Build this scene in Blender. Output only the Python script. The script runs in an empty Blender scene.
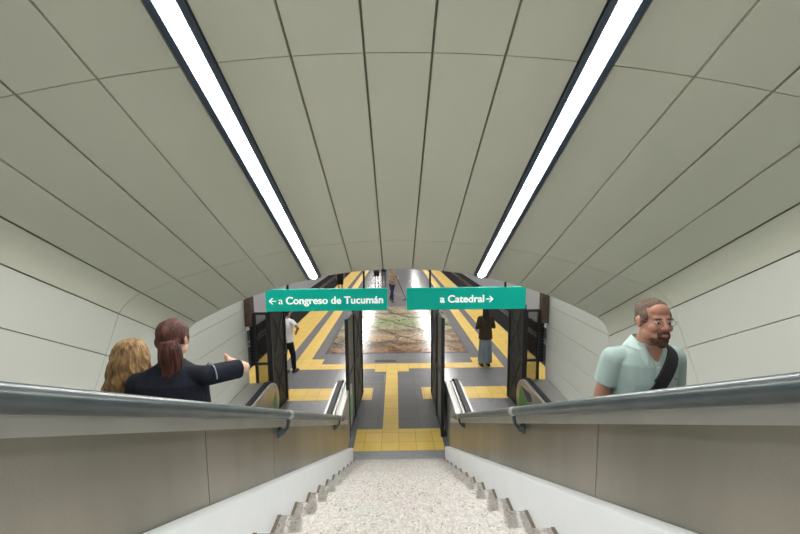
import bpy, bmesh, math, random
from mathutils import Vector, Matrix
from mathutils.bvhtree import BVHTree
random.seed(4)
SC = bpy.context.scene
COL = SC.collection
PI = math.pi
R = math.radians

# ------------------------------------------------------------------ materials
def mat(name, col, rough=.5, metal=0., spec=.5, var=0., vscale=20., bump=0., bscale=60., vcol=None, emit=None, es=0., stretch=None):
    m = bpy.data.materials.new(name); m.use_nodes = True
    nt = m.node_tree; b = nt.nodes['Principled BSDF']
    b.inputs['Base Color'].default_value = (*col, 1)
    b.inputs['Roughness'].default_value = rough
    b.inputs['Metallic'].default_value = metal
    b.inputs['Specular IOR Level'].default_value = spec
    tc = nt.nodes.new('ShaderNodeTexCoord'); mp = nt.nodes.new('ShaderNodeMapping')
    nt.links.new(tc.outputs['Object'], mp.inputs['Vector'])
    if stretch: mp.inputs['Scale'].default_value = stretch
    if var > 0:
        n = nt.nodes.new('ShaderNodeTexNoise'); n.inputs['Scale'].default_value = vscale
        n.inputs['Detail'].default_value = 5
        nt.links.new(mp.outputs[0], n.inputs['Vector'])
        mr = nt.nodes.new('ShaderNodeMapRange'); mr.inputs['From Min'].default_value = .3; mr.inputs['From Max'].default_value = .7
        nt.links.new(n.outputs['Fac'], mr.inputs['Value'])
        mx = nt.nodes.new('ShaderNodeMix'); mx.data_type = 'RGBA'
        nt.links.new(mr.outputs['Result'], mx.inputs['Factor'])
        c2 = vcol if vcol else tuple(c*(1-var) for c in col)
        mx.inputs[6].default_value = (*col, 1); mx.inputs[7].default_value = (*c2, 1)
        nt.links.new(mx.outputs[2], b.inputs['Base Color'])
    if bump > 0:
        n = nt.nodes.new('ShaderNodeTexNoise'); n.inputs['Scale'].default_value = bscale
        nt.links.new(mp.outputs[0], n.inputs['Vector'])
        bp = nt.nodes.new('ShaderNodeBump'); bp.inputs['Strength'].default_value = bump; bp.inputs['Distance'].default_value = .01
        nt.links.new(n.outputs['Fac'], bp.inputs['Height']); nt.links.new(bp.outputs[0], b.inputs['Normal'])
    if emit:
        b.inputs['Emission Color'].default_value = (*emit, 1); b.inputs['Emission Strength'].default_value = es
    return m

M = {}
M['panel'] = mat('cream_panel', (.715, .73, .615), .5, 0, .3, .05, .9)
M['wallpanel'] = mat('cream_wall_panel', (.70, .72, .665), .45, 0, .35, .04, .8)
M['joint'] = mat('joint_backing', (.27, .26, .205), .8)
M['jointdark'] = mat('wall_joint_backing', (.10, .10, .09), .8)
M['rail_dark'] = mat('blue_grey_channel', (.055, .075, .105), .4, .2)
M['trough'] = mat('light_trough', (.085, .095, .115), .45, .1)
M['diffuser'] = mat('diffuser', (.9, .9, .9), .5, emit=(1, .985, .95), es=38.)
M['stationlamp'] = mat('station_diffuser', (.9, .9, .9), .5, emit=(1, .98, .96), es=14.)
M['steel'] = mat('brushed_steel', (.42, .40, .345), .34, .9, .5, .30, 2.2, .05, 220, stretch=(1, 1, .35))
M['steel2'] = mat('bright_steel', (.55, .55, .54), .42, .8, .5, .1, 5.)
M['deck'] = mat('satin_deck_steel', (.45, .45, .43), .42, .8, .5, .1, 5.)
M['alu'] = mat('satin_aluminium', (.68, .68, .66), .38, .8, .5, .12, 4.)
M['rail'] = mat('blue_grey_painted_rail', (.045, .062, .067), .3, .15, .5, .4, 9., vcol=(.075, .095, .10))
M['white'] = mat('white_paint', (.80, .83, .86), .4, 0, .4, .04, 5.)
M['filler'] = mat('brown_sealant', (.25, .21, .16), .8, 0, .3, .4, 60)
M['black'] = mat('black_rubber', (.018, .018, .022), .5, 0, .3)
M['dark'] = mat('charcoal_metal', (.030, .033, .036), .45, .3, .5, .3, 6.)
M['grate'] = mat('dark_perforated_sheet', (.05, .052, .055), .5, .3, .5, .4, 12.)
M['greysheet'] = mat('grey_perforated_sheet', (.12, .13, .13), .5, .4, .5, .3, 8.)
M['brown'] = mat('brown_edge_board', (.13, .085, .06), .7, 0, .3, .6, 14, vcol=(.05, .04, .035))
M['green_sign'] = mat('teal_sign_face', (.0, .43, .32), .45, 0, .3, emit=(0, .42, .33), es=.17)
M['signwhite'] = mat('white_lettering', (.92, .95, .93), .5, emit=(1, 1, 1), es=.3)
M['sticker'] = mat('green_sticker', (.17, .46, .13), .5, 0, .5, .5, 30, vcol=(.06, .22, .06))
M['stickerblue'] = mat('navy_sticker', (.03, .04, .12), .5)
M['trackbed'] = mat('track_ballast', (.035, .032, .033), .9, 0, .2, .6, 14, .6, 30)
M['railsteel'] = mat('rail_steel', (.22, .2, .19), .4, .7)
M['station_wall'] = mat('grey_station_wall', (.55, .55, .56), .5, 0, .3, .06, 1.)
M['concrete'] = mat('grey_concrete', (.28, .29, .30), .7, 0, .3, .1, 8)
M['stationceil'] = mat('station_ceiling_paint', (.55, .54, .52), .8)
M['plate'] = mat('ribbed_floor_plate', (.20, .205, .215), .42, .6, .5, .2, 10)
M['steptread'] = mat('escalator_tread', (.12, .12, .125), .45, .6)

def floor_mat():
    m = bpy.data.materials.new('grey_platform_tiles'); m.use_nodes = True
    nt = m.node_tree; b = nt.nodes['Principled BSDF']; L = nt.links.new
    tc = nt.nodes.new('ShaderNodeTexCoord')
    br = nt.nodes.new('ShaderNodeTexBrick'); br.offset = 0.; br.inputs['Scale'].default_value = 1.
    br.inputs['Brick Width'].default_value = .4; br.inputs['Row Height'].default_value = .4; br.inputs['Mortar Size'].default_value = .004
    br.inputs['Color1'].default_value = (.215, .22, .235, 1); br.inputs['Color2'].default_value = (.235, .24, .255, 1)
    br.inputs['Mortar'].default_value = (.15, .15, .155, 1)
    L(tc.outputs['Object'], br.inputs['Vector'])
    n = nt.nodes.new('ShaderNodeTexNoise'); n.inputs['Scale'].default_value = 90; L(tc.outputs['Object'], n.inputs['Vector'])
    mx = nt.nodes.new('ShaderNodeMix'); mx.data_type = 'RGBA'; mx.blend_type = 'MULTIPLY'; mx.inputs['Factor'].default_value = .35
    L(br.outputs['Color'], mx.inputs[6]); L(n.outputs['Color'], mx.inputs[7]); L(mx.outputs[2], b.inputs['Base Color'])
    b.inputs['Roughness'].default_value = .2; b.inputs['Specular IOR Level'].default_value = .75
    return m
M['floor'] = floor_mat()

def terrazzo():
    m = bpy.data.materials.new('beige_terrazzo'); m.use_nodes = True
    nt = m.node_tree; b = nt.nodes['Principled BSDF']; L = nt.links.new
    tc = nt.nodes.new('ShaderNodeTexCoord')
    v = nt.nodes.new('ShaderNodeTexVoronoi'); v.inputs['Scale'].default_value = 95; L(tc.outputs['Object'], v.inputs['Vector'])
    sp = nt.nodes.new('ShaderNodeSeparateColor'); L(v.outputs['Color'], sp.inputs[0])
    r = nt.nodes.new('ShaderNodeValToRGB'); r.color_ramp.interpolation = 'CONSTANT'
    e = r.color_ramp.elements
    e[0].position = 0; e[0].color = (.415, .392, .365, 1)
    e[1].position = .45; e[1].color = (.48, .457, .427, 1)
    for p, c in ((.74, (.37, .337, .30, 1)), (.86, (.52, .50, .48, 1)), (.955, (.26, .225, .19, 1))):
        x = e.new(p); x.color = c
    L(sp.outputs[0], r.inputs['Fac'])
    n = nt.nodes.new('ShaderNodeTexNoise'); n.inputs['Scale'].default_value = 3; L(tc.outputs['Object'], n.inputs['Vector'])
    mx = nt.nodes.new('ShaderNodeMix'); mx.data_type = 'RGBA'; mx.blend_type = 'MULTIPLY'; mx.inputs['Factor'].default_value = .12
    L(r.outputs['Color'], mx.inputs[6]); L(n.outputs['Color'], mx.inputs[7]); L(mx.outputs[2], b.inputs['Base Color'])
    b.inputs['Roughness'].default_value = .55
    return m
M['terrazzo'] = terrazzo()

def tactile():
    m = bpy.data.materials.new('yellow_tactile_tiles'); m.use_nodes = True
    nt = m.node_tree; b = nt.nodes['Principled BSDF']; L = nt.links.new
    tc = nt.nodes.new('ShaderNodeTexCoord')
    br = nt.nodes.new('ShaderNodeTexBrick'); br.offset = 0.; br.inputs['Scale'].default_value = 1.
    br.inputs['Brick Width'].default_value = .3; br.inputs['Row Height'].default_value = .3; br.inputs['Mortar Size'].default_value = .004
    br.inputs['Color1'].default_value = (.76, .53, .12, 1); br.inputs['Color2'].default_value = (.82, .58, .145, 1)
    br.inputs['Mortar'].default_value = (.45, .27, .07, 1)
    L(tc.outputs['Object'], br.inputs['Vector'])
    n = nt.nodes.new('ShaderNodeTexNoise'); n.inputs['Scale'].default_value = 4; L(tc.outputs['Object'], n.inputs['Vector'])
    mx = nt.nodes.new('ShaderNodeMix'); mx.data_type = 'RGBA'; mx.blend_type = 'MULTIPLY'; mx.inputs['Factor'].default_value = .2
    L(br.outputs['Color'], mx.inputs[6]); L(n.outputs['Color'], mx.inputs[7]); L(mx.outputs[2], b.inputs['Base Color'])
    v = nt.nodes.new('ShaderNodeTexVoronoi'); v.inputs['Scale'].default_value = 20; v.inputs['Randomness'].default_value = 0
    L(tc.outputs['Object'], v.inputs['Vector'])
    bp = nt.nodes.new('ShaderNodeBump'); bp.inputs['Strength'].default_value = .3; bp.inputs['Distance'].default_value = .005; bp.invert = True
    L(v.outputs['Distance'], bp.inputs['Height']); L(bp.outputs[0], b.inputs['Normal'])
    b.inputs['Roughness'].default_value = .45
    return m
M['tactile'] = tactile()

def mural():
    m = bpy.data.materials.new('painted_landscape'); m.use_nodes = True
    nt = m.node_tree; b = nt.nodes['Principled BSDF']; L = nt.links.new
    tc = nt.nodes.new('ShaderNodeTexCoord'); se = nt.nodes.new('ShaderNodeSeparateXYZ'); L(tc.outputs['Object'], se.inputs[0])
    # wandering y coordinate so the painted bands (foreground, fields, sky) have organic borders
    n0 = nt.nodes.new('ShaderNodeTexNoise'); n0.inputs['Scale'].default_value = .9; n0.inputs['Detail'].default_value = 6; L(tc.outputs['Object'], n0.inputs['Vector'])
    ma = nt.nodes.new('ShaderNodeMath'); ma.operation = 'MULTIPLY_ADD'; L(n0.outputs['Fac'], ma.inputs[0]); ma.inputs[1].default_value = 2.4; L(se.outputs['Y'], ma.inputs[2])
    mr = nt.nodes.new('ShaderNodeMapRange'); L(ma.outputs[0], mr.inputs['Value']); mr.inputs['From Min'].default_value = .9; mr.inputs['From Max'].default_value = 8.4
    r = nt.nodes.new('ShaderNodeValToRGB'); L(mr.outputs[0], r.inputs['Fac']); e = r.color_ramp.elements
    e[0].position = 0; e[0].color = (.12, .10, .09, 1); e[1].position = 1; e[1].color = (.44, .36, .27, 1)
    for p, c in ((.07, (.36, .20, .12, 1)), (.13, (.30, .20, .12, 1)), (.17, (.10, .09, .08, 1)), (.22, (.44, .30, .19, 1)), (.28, (.42, .36, .26, 1)), (.36, (.24, .17, .12, 1)), (.40, (.45, .42, .31, 1)),
                 (.46, (.30, .36, .20, 1)), (.62, (.36, .42, .24, 1)), (.68, (.46, .42, .32, 1)), (.73, (.22, .14, .11, 1)), (.78, (.45, .38, .28, 1)), (.88, (.34, .36, .24, 1)), (.94, (.48, .41, .31, 1))):
        x = e.new(p); x.color = c
    n1 = nt.nodes.new('ShaderNodeTexNoise'); n1.inputs['Scale'].default_value = 3.6; n1.inputs['Detail'].default_value = 9; n1.inputs['Distortion'].default_value = 2.5
    L(tc.outputs['Object'], n1.inputs['Vector'])
    r1 = nt.nodes.new('ShaderNodeValToRGB'); L(n1.outputs['Fac'], r1.inputs['Fac']); q = r1.color_ramp.elements
    q[0].position = .36; q[0].color = (.25, .2, .17, 1); q[1].position = .5; q[1].color = (1, .98, .95, 1)
    mx = nt.nodes.new('ShaderNodeMix'); mx.data_type = 'RGBA'; mx.blend_type = 'MULTIPLY'; mx.inputs['Factor'].default_value = .8
    L(r.outputs['Color'], mx.inputs[6]); L(r1.outputs['Color'], mx.inputs[7])
    # thin painted furrows and paths
    w = nt.nodes.new('ShaderNodeTexWave'); w.bands_direction = 'DIAGONAL'; w.inputs['Scale'].default_value = .35; w.inputs['Distortion'].default_value = 7; w.inputs['Detail'].default_value = 3
    L(tc.outputs['Object'], w.inputs['Vector'])
    r2 = nt.nodes.new('ShaderNodeValToRGB'); L(w.outputs['Fac'], r2.inputs['Fac']); q = r2.color_ramp.elements
    q[0].position = .03; q[0].color = (.3, .28, .2, 1); q[1].position = .10; q[1].color = (1, 1, 1, 1)
    m2 = nt.nodes.new('ShaderNodeMix'); m2.data_type = 'RGBA'; m2.blend_type = 'MULTIPLY'; m2.inputs['Factor'].default_value = .6
    L(mx.outputs[2], m2.inputs[6]); L(r2.outputs['Color'], m2.inputs[7])
    L(m2.outputs[2], b.inputs['Base Color'])
    b.inputs['Roughness'].default_value = .2; b.inputs['Specular IOR Level'].default_value = .75
    return m
M['mural'] = mural()

# ------------------------------------------------------------------ mesh helpers
class MB:
    def __init__(s): s.bm = bmesh.new()
    def box(s, c, d, rot=None):
        r = bmesh.ops.create_cube(s.bm, size=1)
        mt = Matrix.Translation(c) @ (rot.to_4x4() if rot else Matrix()) @ Matrix.Diagonal((d[0], d[1], d[2], 1))
        bmesh.ops.transform(s.bm, matrix=mt, verts=r['verts']); return s
    def b2(s, x0, x1, y0, y1, z0, z1):
        return s.box(((x0+x1)/2, (y0+y1)/2, (z0+z1)/2), (abs(x1-x0), abs(y1-y0), abs(z1-z0)))
    def ell(s, c, r, rot=None, seg=20):
        q = bmesh.ops.create_uvsphere(s.bm, u_segments=seg, v_segments=seg//2+2, radius=1)
        mt = Matrix.Translation(c) @ (rot.to_4x4() if rot else Matrix()) @ Matrix.Diagonal((r[0], r[1], r[2], 1))
        bmesh.ops.transform(s.bm, matrix=mt, verts=q['verts']); return s
    def cone(s, p0, p1, r0, r1, seg=18, caps=False, flat=1.):
        p0 = Vector(p0); p1 = Vector(p1); d = p1-p0
        q = bmesh.ops.create_cone(s.bm, cap_ends=True, segments=seg, radius1=r0, radius2=r1, depth=d.length)
        rot = d.to_track_quat('Z', 'Y').to_matrix().to_4x4()
        bmesh.ops.transform(s.bm, matrix=Matrix.Translation((p0+p1)/2) @ rot @ Matrix.Diagonal((1, flat, 1, 1)), verts=q['verts'])
        if caps: s.ell(p0, (r0,)*3, seg=14); s.ell(p1, (r1,)*3, seg=14)
        return s
    def tube(s, pts, r, seg=14, close=True):
        return s.sweep(pts, [(r*math.cos(2*PI*k/seg), r*math.sin(2*PI*k/seg)) for k in range(seg)], close)
    def sweep(s, pts, prof, cap=True, up=None, scales=None):
        pts = [Vector(p) for p in pts]; n = len(pts); rings = []
        nrm = None
        for i, p in enumerate(pts):
            t = (pts[min(i+1, n-1)]-pts[max(i-1, 0)]).normalized()
            if up is not None: a = up[i] if isinstance(up, list) else Vector(up); a = Vector(a)
            elif nrm is None: a = Vector((1, 0, 0)) if abs(t.x) < .9 else Vector((0, 1, 0))
            else: a = nrm
            x = (a - t*a.dot(t)).normalized(); nrm = x; y = t.cross(x)
            k = scales[i] if scales else 1.
            rings.append([s.bm.verts.new(p + x*u*k + y*v*k) for u, v in prof])
        m = len(prof)
        for a, b in zip(rings, rings[1:]):
            for k in range(m): s.bm.faces.new((a[k], a[(k+1) % m], b[(k+1) % m], b[k]))
        if cap: s.bm.faces.new(rings[0][::-1]); s.bm.faces.new(rings[-1])
        return s
    def loft(s, rings, seg=24, p=2., fn=None):
        """rings: (z, cx, cy, rx, ry)"""
        rr = []
        for i, (z, cx, cy, rx, ry) in enumerate(rings):
            row = []
            for k in range(seg):
                a = 2*PI*k/seg; c = math.cos(a); d = math.sin(a)
                f = (abs(c)**p+abs(d)**p)**(-1/p)
                g = fn(a, i/(len(rings)-1)) if fn else 1.
                row.append(s.bm.verts.new((cx+rx*c*f*g, cy+ry*d*f*g, z)))
            rr.append(row)
        for a, b in zip(rr, rr[1:]):
            for k in range(seg): s.bm.faces.new((a[k], a[(k+1) % seg], b[(k+1) % seg], b[k]))
        s.bm.faces.new(rr[0][::-1]); s.bm.faces.new(rr[-1]); return s
    def prism(s, poly, x0, x1, axis='x'):
        """polygon in (y,z) extruded along x (or (x,z) along y)"""
        f = (lambda u, v, w: (w, u, v)) if axis == 'x' else (lambda u, v, w: (u, w, v))
        if axis == 'z': f = lambda u, v, w: (u, v, w)
        A = [s.bm.verts.new(f(u, v, x0)) for u, v in poly]; B = [s.bm.verts.new(f(u, v, x1)) for u, v in poly]
        n = len(poly)
        for k in range(n): s.bm.faces.new((A[k], A[(k+1) % n], B[(k+1) % n], B[k]))
        s.bm.faces.new(A[::-1]); s.bm.faces.new(B); return s
    def bevel(s, w, seg=2, ang=30):
        bmesh.ops.recalc_face_normals(s.bm, faces=s.bm.faces)
        ed = [e for e in s.bm.edges if len(e.link_faces) == 2 and e.calc_face_angle(0) > R(ang)]
        bmesh.ops.bevel(s.bm, geom=ed, offset=w, segments=seg, affect='EDGES', profile=.5); return s
    def build(s, name, material, parent=None, smooth=None, loc=None, norm=True):
        if norm: bmesh.ops.recalc_face_normals(s.bm, faces=s.bm.faces)
        me = bpy.data.meshes.new(name); s.bm.to_mesh(me); s.bm.free()
        me.materials.append(M[material] if isinstance(material, str) else material)
        if smooth is not None:
            for p in me.polygons: p.use_smooth = True
            if smooth < 180: me.set_sharp_from_angle(angle=R(smooth))
        o = bpy.data.objects.new(name, me); COL.objects.link(o)
        if loc: o.location = loc
        if parent: o.parent = parent
        return o
    def blob(s, name, material, parent=None, voxel=.01, smooth=4, disp=None):
        """fuse everything into one continuous skin"""
        bmesh.ops.recalc_face_normals(s.bm, faces=s.bm.faces)
        me = bpy.data.meshes.new('tmp'); s.bm.to_mesh(me); s.bm.free()
        o = bpy.data.objects.new('tmp', me); COL.objects.link(o)
        r = o.modifiers.new('r', 'REMESH'); r.mode = 'VOXEL'; r.voxel_size = voxel
        if smooth: m = o.modifiers.new('s', 'SMOOTH'); m.factor = .5; m.iterations = smooth
        dg = bpy.context.evaluated_depsgraph_get(); dg.update()
        me2 = bpy.data.meshes.new_from_object(o.evaluated_get(dg)); me2.name = name
        bpy.data.objects.remove(o); bpy.data.meshes.remove(me)
        if disp:
            for v in me2.vertices: v.co = disp(v.co.copy(), v.normal.copy())
        me2.materials.clear(); me2.materials.append(M[material] if isinstance(material, str) else material)
        for p in me2.polygons: p.use_smooth = True
        o = bpy.data.objects.new(name, me2); COL.objects.link(o)
        if parent: o.parent = parent
        return o

def tag(o, label=None, cat=None, group=None, kind=None):
    if label: o['label'] = label
    if cat: o['category'] = cat
    if group: o['group'] = group
    if kind: o['kind'] = kind
    return o
def thing(name, label, cat, loc=(0, 0, 0), rz=0, group=None):
    o = bpy.data.objects.new(name, None); COL.objects.link(o); o.location = loc; o.rotation_euler = (0, 0, rz)
    o.empty_display_size = .1
    return tag(o, label, cat, group)
def struct(o): o['kind'] = 'structure'; return o
def copy_tree(o, parent=None):
    c = o.copy(); COL.objects.link(c)
    if parent: c.parent = parent
    for ch in list(o.children): copy_tree(ch, c)
    return c

# ------------------------------------------------------------------ camera
H = 3.7
F_PX = 362.
th, psi, dl = R(5.85), R(.72), R(.5)
Rv = Vector((math.cos(psi), -math.sin(psi), 0)); Fv = Vector((math.sin(psi)*math.cos(th), math.cos(psi)*math.cos(th), -math.sin(th)))
Uv = Rv.cross(Fv)
R2 = Rv*math.cos(dl)-Uv*math.sin(dl); U2 = Uv*math.cos(dl)+Rv*math.sin(dl)
cam = bpy.data.cameras.new('camera'); cam.sensor_width = 36; cam.lens = 36*F_PX/800; cam.clip_start = .02; cam.clip_end = 300
co = bpy.data.objects.new('camera', cam); COL.objects.link(co)
mw = Matrix((R2, U2, -Fv)).transposed().to_4x4(); mw.translation = Vector((-.03, 0, H)); co.matrix_world = mw
SC.camera = co

# ------------------------------------------------------------------ sloped tunnel lining
A = R(30.2); cA, sA = math.cos(A), math.sin(A)
YP = 4.94
def zc(x): return 3.165-(5.8-math.sqrt(5.8**2-x*x))
def lin(p, s): return Vector((p[0], YP+s*cA, p[1]-s*sA))
def q0(p): return YP*cA-(p[1]-H)*sA
SJ = [-5.6, -3.3, -.89, 1.417, 3.72, 99]
def panel_rows(mb, prof, inward, gap=.008, depth=.03, gapt=.003):
    """prof: list of (x,z) points across a strip"""
    tot = [0]
    for a, b in zip(prof, prof[1:]): tot.append(tot[-1]+math.hypot(b[0]-a[0], b[1]-a[1]))
    T = tot[-1]
    def at(d):
        for i in range(len(prof)-1):
            if d <= tot[i+1]+1e-9:
                f = (d-tot[i])/(tot[i+1]-tot[i]); a, b = prof[i], prof[i+1]
                return (a[0]+(b[0]-a[0])*f, a[1]+(b[1]-a[1])*f)
        return prof[-1]
    N = 8; pts = [at(gap+(T-2*gap)*k/N) for k in range(N+1)]
    for i in range(len(SJ)-1):
        rows = []
        for p in pts:
            s0 = max(-8.2, SJ[i]-q0(p)+gapt); s1 = min(0., SJ[i+1]-q0(p)-gapt)
            rows.append((lin(p, s0), lin(p, s1)))
        if (rows[0][1]-rows[0][0]).y < .02: continue
        bm = mb.bm; v = [[bm.verts.new(a), bm.verts.new(b)] for a, b in rows]
        for k in range(N): bm.faces.new((v[k][0], v[k+1][0], v[k+1][1], v[k][1]))
        # returns into the joint
        ring = [r[0] for r in rows]+[r[1] for r in rows[::-1]]
        off = Vector(inward)*depth
        a = [bm.verts.new(p) for p in ring]; b = [bm.verts.new(p-off) for p in ring]
        n = len(ring)
        for k in range(n): bm.faces.new((a[k], a[(k+1) % n], b[(k+1) % n], b[k]))
def arc(x0, x1, n=8): return [(x0+(x1-x0)*k/n, zc(x0+(x1-x0)*k/n)) for k in range(n+1)]
XS = [(-.2, .2), (.2, .627), (.627, 1.048), (1.238, 1.68), (1.68, 2.08), (2.08, 2.45), (2.45, 2.79)]
mb = MB()
for x0, x1 in XS:
    panel_rows(mb, arc(x0, x1), (0, -.5, -.86) if x0 < 2 else (-.3, -.4, -.8))
    if x0 > 0: panel_rows(mb, arc(-x1, -x0), (0, -.5, -.86) if x0 < 2 else (.3, -.4, -.8))
XW, ZW = 2.965, 2.18
def cove(sx):
    P0 = (2.79, zc(2.79)); P2 = (XW, ZW); P1 = (2.925, 2.375); pts = []
    for k in range(9):
        t = k/8; pts.append((sx*((1-t)**2*P0[0]+2*t*(1-t)*P1[0]+t*t*P2[0]), (1-t)**2*P0[1]+2*t*(1-t)*P1[1]+t*t*P2[1]))
    return pts
for sx in (-1, 1): panel_rows(mb, cove(sx), (-sx*.8, -.2, -.4))
struct(mb.build('ceiling', 'panel', smooth=25, norm=False))
for sx, nm in ((-1, 'wall_left'), (1, 'wall_right')):
    mb = MB()
    for k, z in enumerate((2.18, 1.68, 1.18, .68)):
        panel_rows(mb, [(sx*XW, z), (sx*XW, z-.5)], (-sx, 0, 0), gap=.005)
    # level part beside the landing
    zs = [2.9, 2.58, 2.20, 1.81, 1.42, 1.03, .64, .0]
    for a, b in zip(zs, zs[1:]):
        mb.b2(sx*XW, sx*(XW+.03), YP+.006, 7.0, b+.004, a-.004)
    struct(mb.build(nm, 'wallpanel', smooth=25, norm=False))
    mb = MB(); mb.b2(sx*(XW+.02), sx*(XW+.12), YP-.01, 7.0, -.3, 4.6)
    bm = mb.bm; c = [lin((sx*(XW+.031), ZW+.3), -8.4), lin((sx*(XW+.031), ZW+.3), 0), lin((sx*(XW+.031), 0.), 0), lin((sx*(XW+.031), 0.), -8.4)]
    d = [p+Vector((sx*.1, 0, 0)) for p in c]
    va = [bm.verts.new(p) for p in c]; vb = [bm.verts.new(p) for p in d]
    for k in range(4): bm.faces.new((va[k], va[(k+1) % 4], vb[(k+1) % 4], vb[k]))
    bm.faces.new(va); bm.faces.new(vb[::-1])
    struct(mb.build('trim_1' if sx < 0 else 'trim_2', 'jointdark'))
# backing shell above the ceiling panels
mb = MB(); pr = []
n = 40
for k in range(n+1):
    x = -2.79+5.58*k/n; pr.append((x, zc(x)+.034))
pr = [(-3.0, 2.15), (-2.98, 2.36)]+pr+[(2.98, 2.36), (3.0, 2.15)]
ra = [[mb.bm.verts.new(lin(p, -8.4)), mb.bm.verts.new(lin(p, -.012))] for p in pr]
rb = [[mb.bm.verts.new(lin((p[0], p[1]+.1), -8.4)), mb.bm.verts.new(lin((p[0], p[1]+.1), -.012))] for p in pr]
for k in range(len(pr)-1):
    mb.bm.faces.new((ra[k][0], ra[k+1][0], ra[k+1][1], ra[k][1])); mb.bm.faces.new((rb[k][0], rb[k][1], rb[k+1][1], rb[k+1][0]))
    mb.bm.faces.new((ra[k][1], ra[k+1][1], rb[k+1][1], rb[k][1]))
struct(mb.build('trim_3', 'joint', norm=False))
# bulkhead above the arch, facing the station
mb = MB(); ps = [(x, zc(x)+.02) for x in [-2.79+5.58*k/30 for k in range(31)]]
poly = [(-3.0, 2.3)]+ps+[(3.0, 2.3), (3.0, 4.6), (-3.0, 4.6)]
mb.prism(poly, YP+.004, YP+.05, axis='y')
struct(mb.build('wall_front', 'station_wall'))

# ------------------------------------------------------------------ ceiling line lights
def line_light(sx):
    xc = 1.142; z = zc(xc); side = 'left' if sx < 0 else 'right'
    t = thing('linear_ceiling_light', f'long dark-framed strip light running down the {side} side of the sloped ceiling', 'ceiling light', lin((sx*xc, z), 0), group='strip lights in the sloped ceiling')
    base = Vector(lin((sx*xc, z), 0))
    sl = math.atan2(zc(xc+.05)-zc(xc-.05), .1)*1  # tilt of the lining there
    ux = Vector((math.cos(sl), 0, math.sin(sl))); ux.x *= sx
    D = Vector((0, cA, -sA)); N = Vector((0, sA, cA)); N = (N-ux*N.dot(ux)).normalized()
    def seg(pts, s0, s1):
        b = MB(); a = [b.bm.verts.new(ux*u+N*v+D*s0) for u, v in pts]; c = [b.bm.verts.new(ux*u+N*v+D*s1) for u, v in pts]; n = len(pts)
        for k in range(n): b.bm.faces.new((a[k], a[(k+1) % n], c[(k+1) % n], c[k]))
        b.bm.faces.new(a[::-1]); b.bm.faces.new(c); return b
    w = .093
    for q in (-1, 1):
        seg([(q*w, .03), (q*w, -.014), (q*.054, -.014), (q*.036, .008), (q*.036, .03)], -8.3, -.004).build('housing', 'rail_dark', t)
    seg([(-.05, .035), (-.05, .012), (.05, .012), (.05, .035)], -8.3, -.004).build('reflector', 'trough', t)
    seg([(.0355*math.cos(R(a_)), .0075-.0265*math.sin(R(a_))) for a_ in range(0, 181, 15)], -8.3, -.01).build('diffuser', 'diffuser', t)
    # thin cover strip next to the housing
    return t
line_light(-1); line_light(1)

# ------------------------------------------------------------------ staircase
NX, T, RS, Y0 = .705, .335, .192, 5.245
def noseline(y): return RS+.573*(Y0-y)
st = thing('staircase', 'beige terrazzo stairs with white side stringers between the two escalators', 'stairs', (0, Y0, 0))
NS = 21
for k in range(NS):
    y1 = Y0-T*k; z1 = RS*(k+1)
    b = MB(); b.b2(-NX, NX, y1-T-.004-Y0, y1-Y0, z1-RS-.02 if k else 0, z1); b.bevel(.006, 1)
    b.build('step', 'terrazzo', st)
    for sx in (-1, 1):
        MB().b2(sx*(NX-.019), sx*(NX-.0005), y1-T-Y0+.004, y1-Y0-.004, z1-.01, z1+.003).build('sealant_strip', 'filler', st)
for sx in (-1, 1):
    ya, yb = Y0+.03, -1.55
    def zt(y): return .384+.573*(Y0-y)
    b = MB(); b.prism([(ya-Y0, 0), (ya-Y0, zt(ya)), (yb-Y0, zt(yb)), (yb-Y0, 0)], sx*(NX+.001), sx*.784); b.bevel(.012, 2)
    b.build('stringer', 'white', st, smooth=40)

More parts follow.
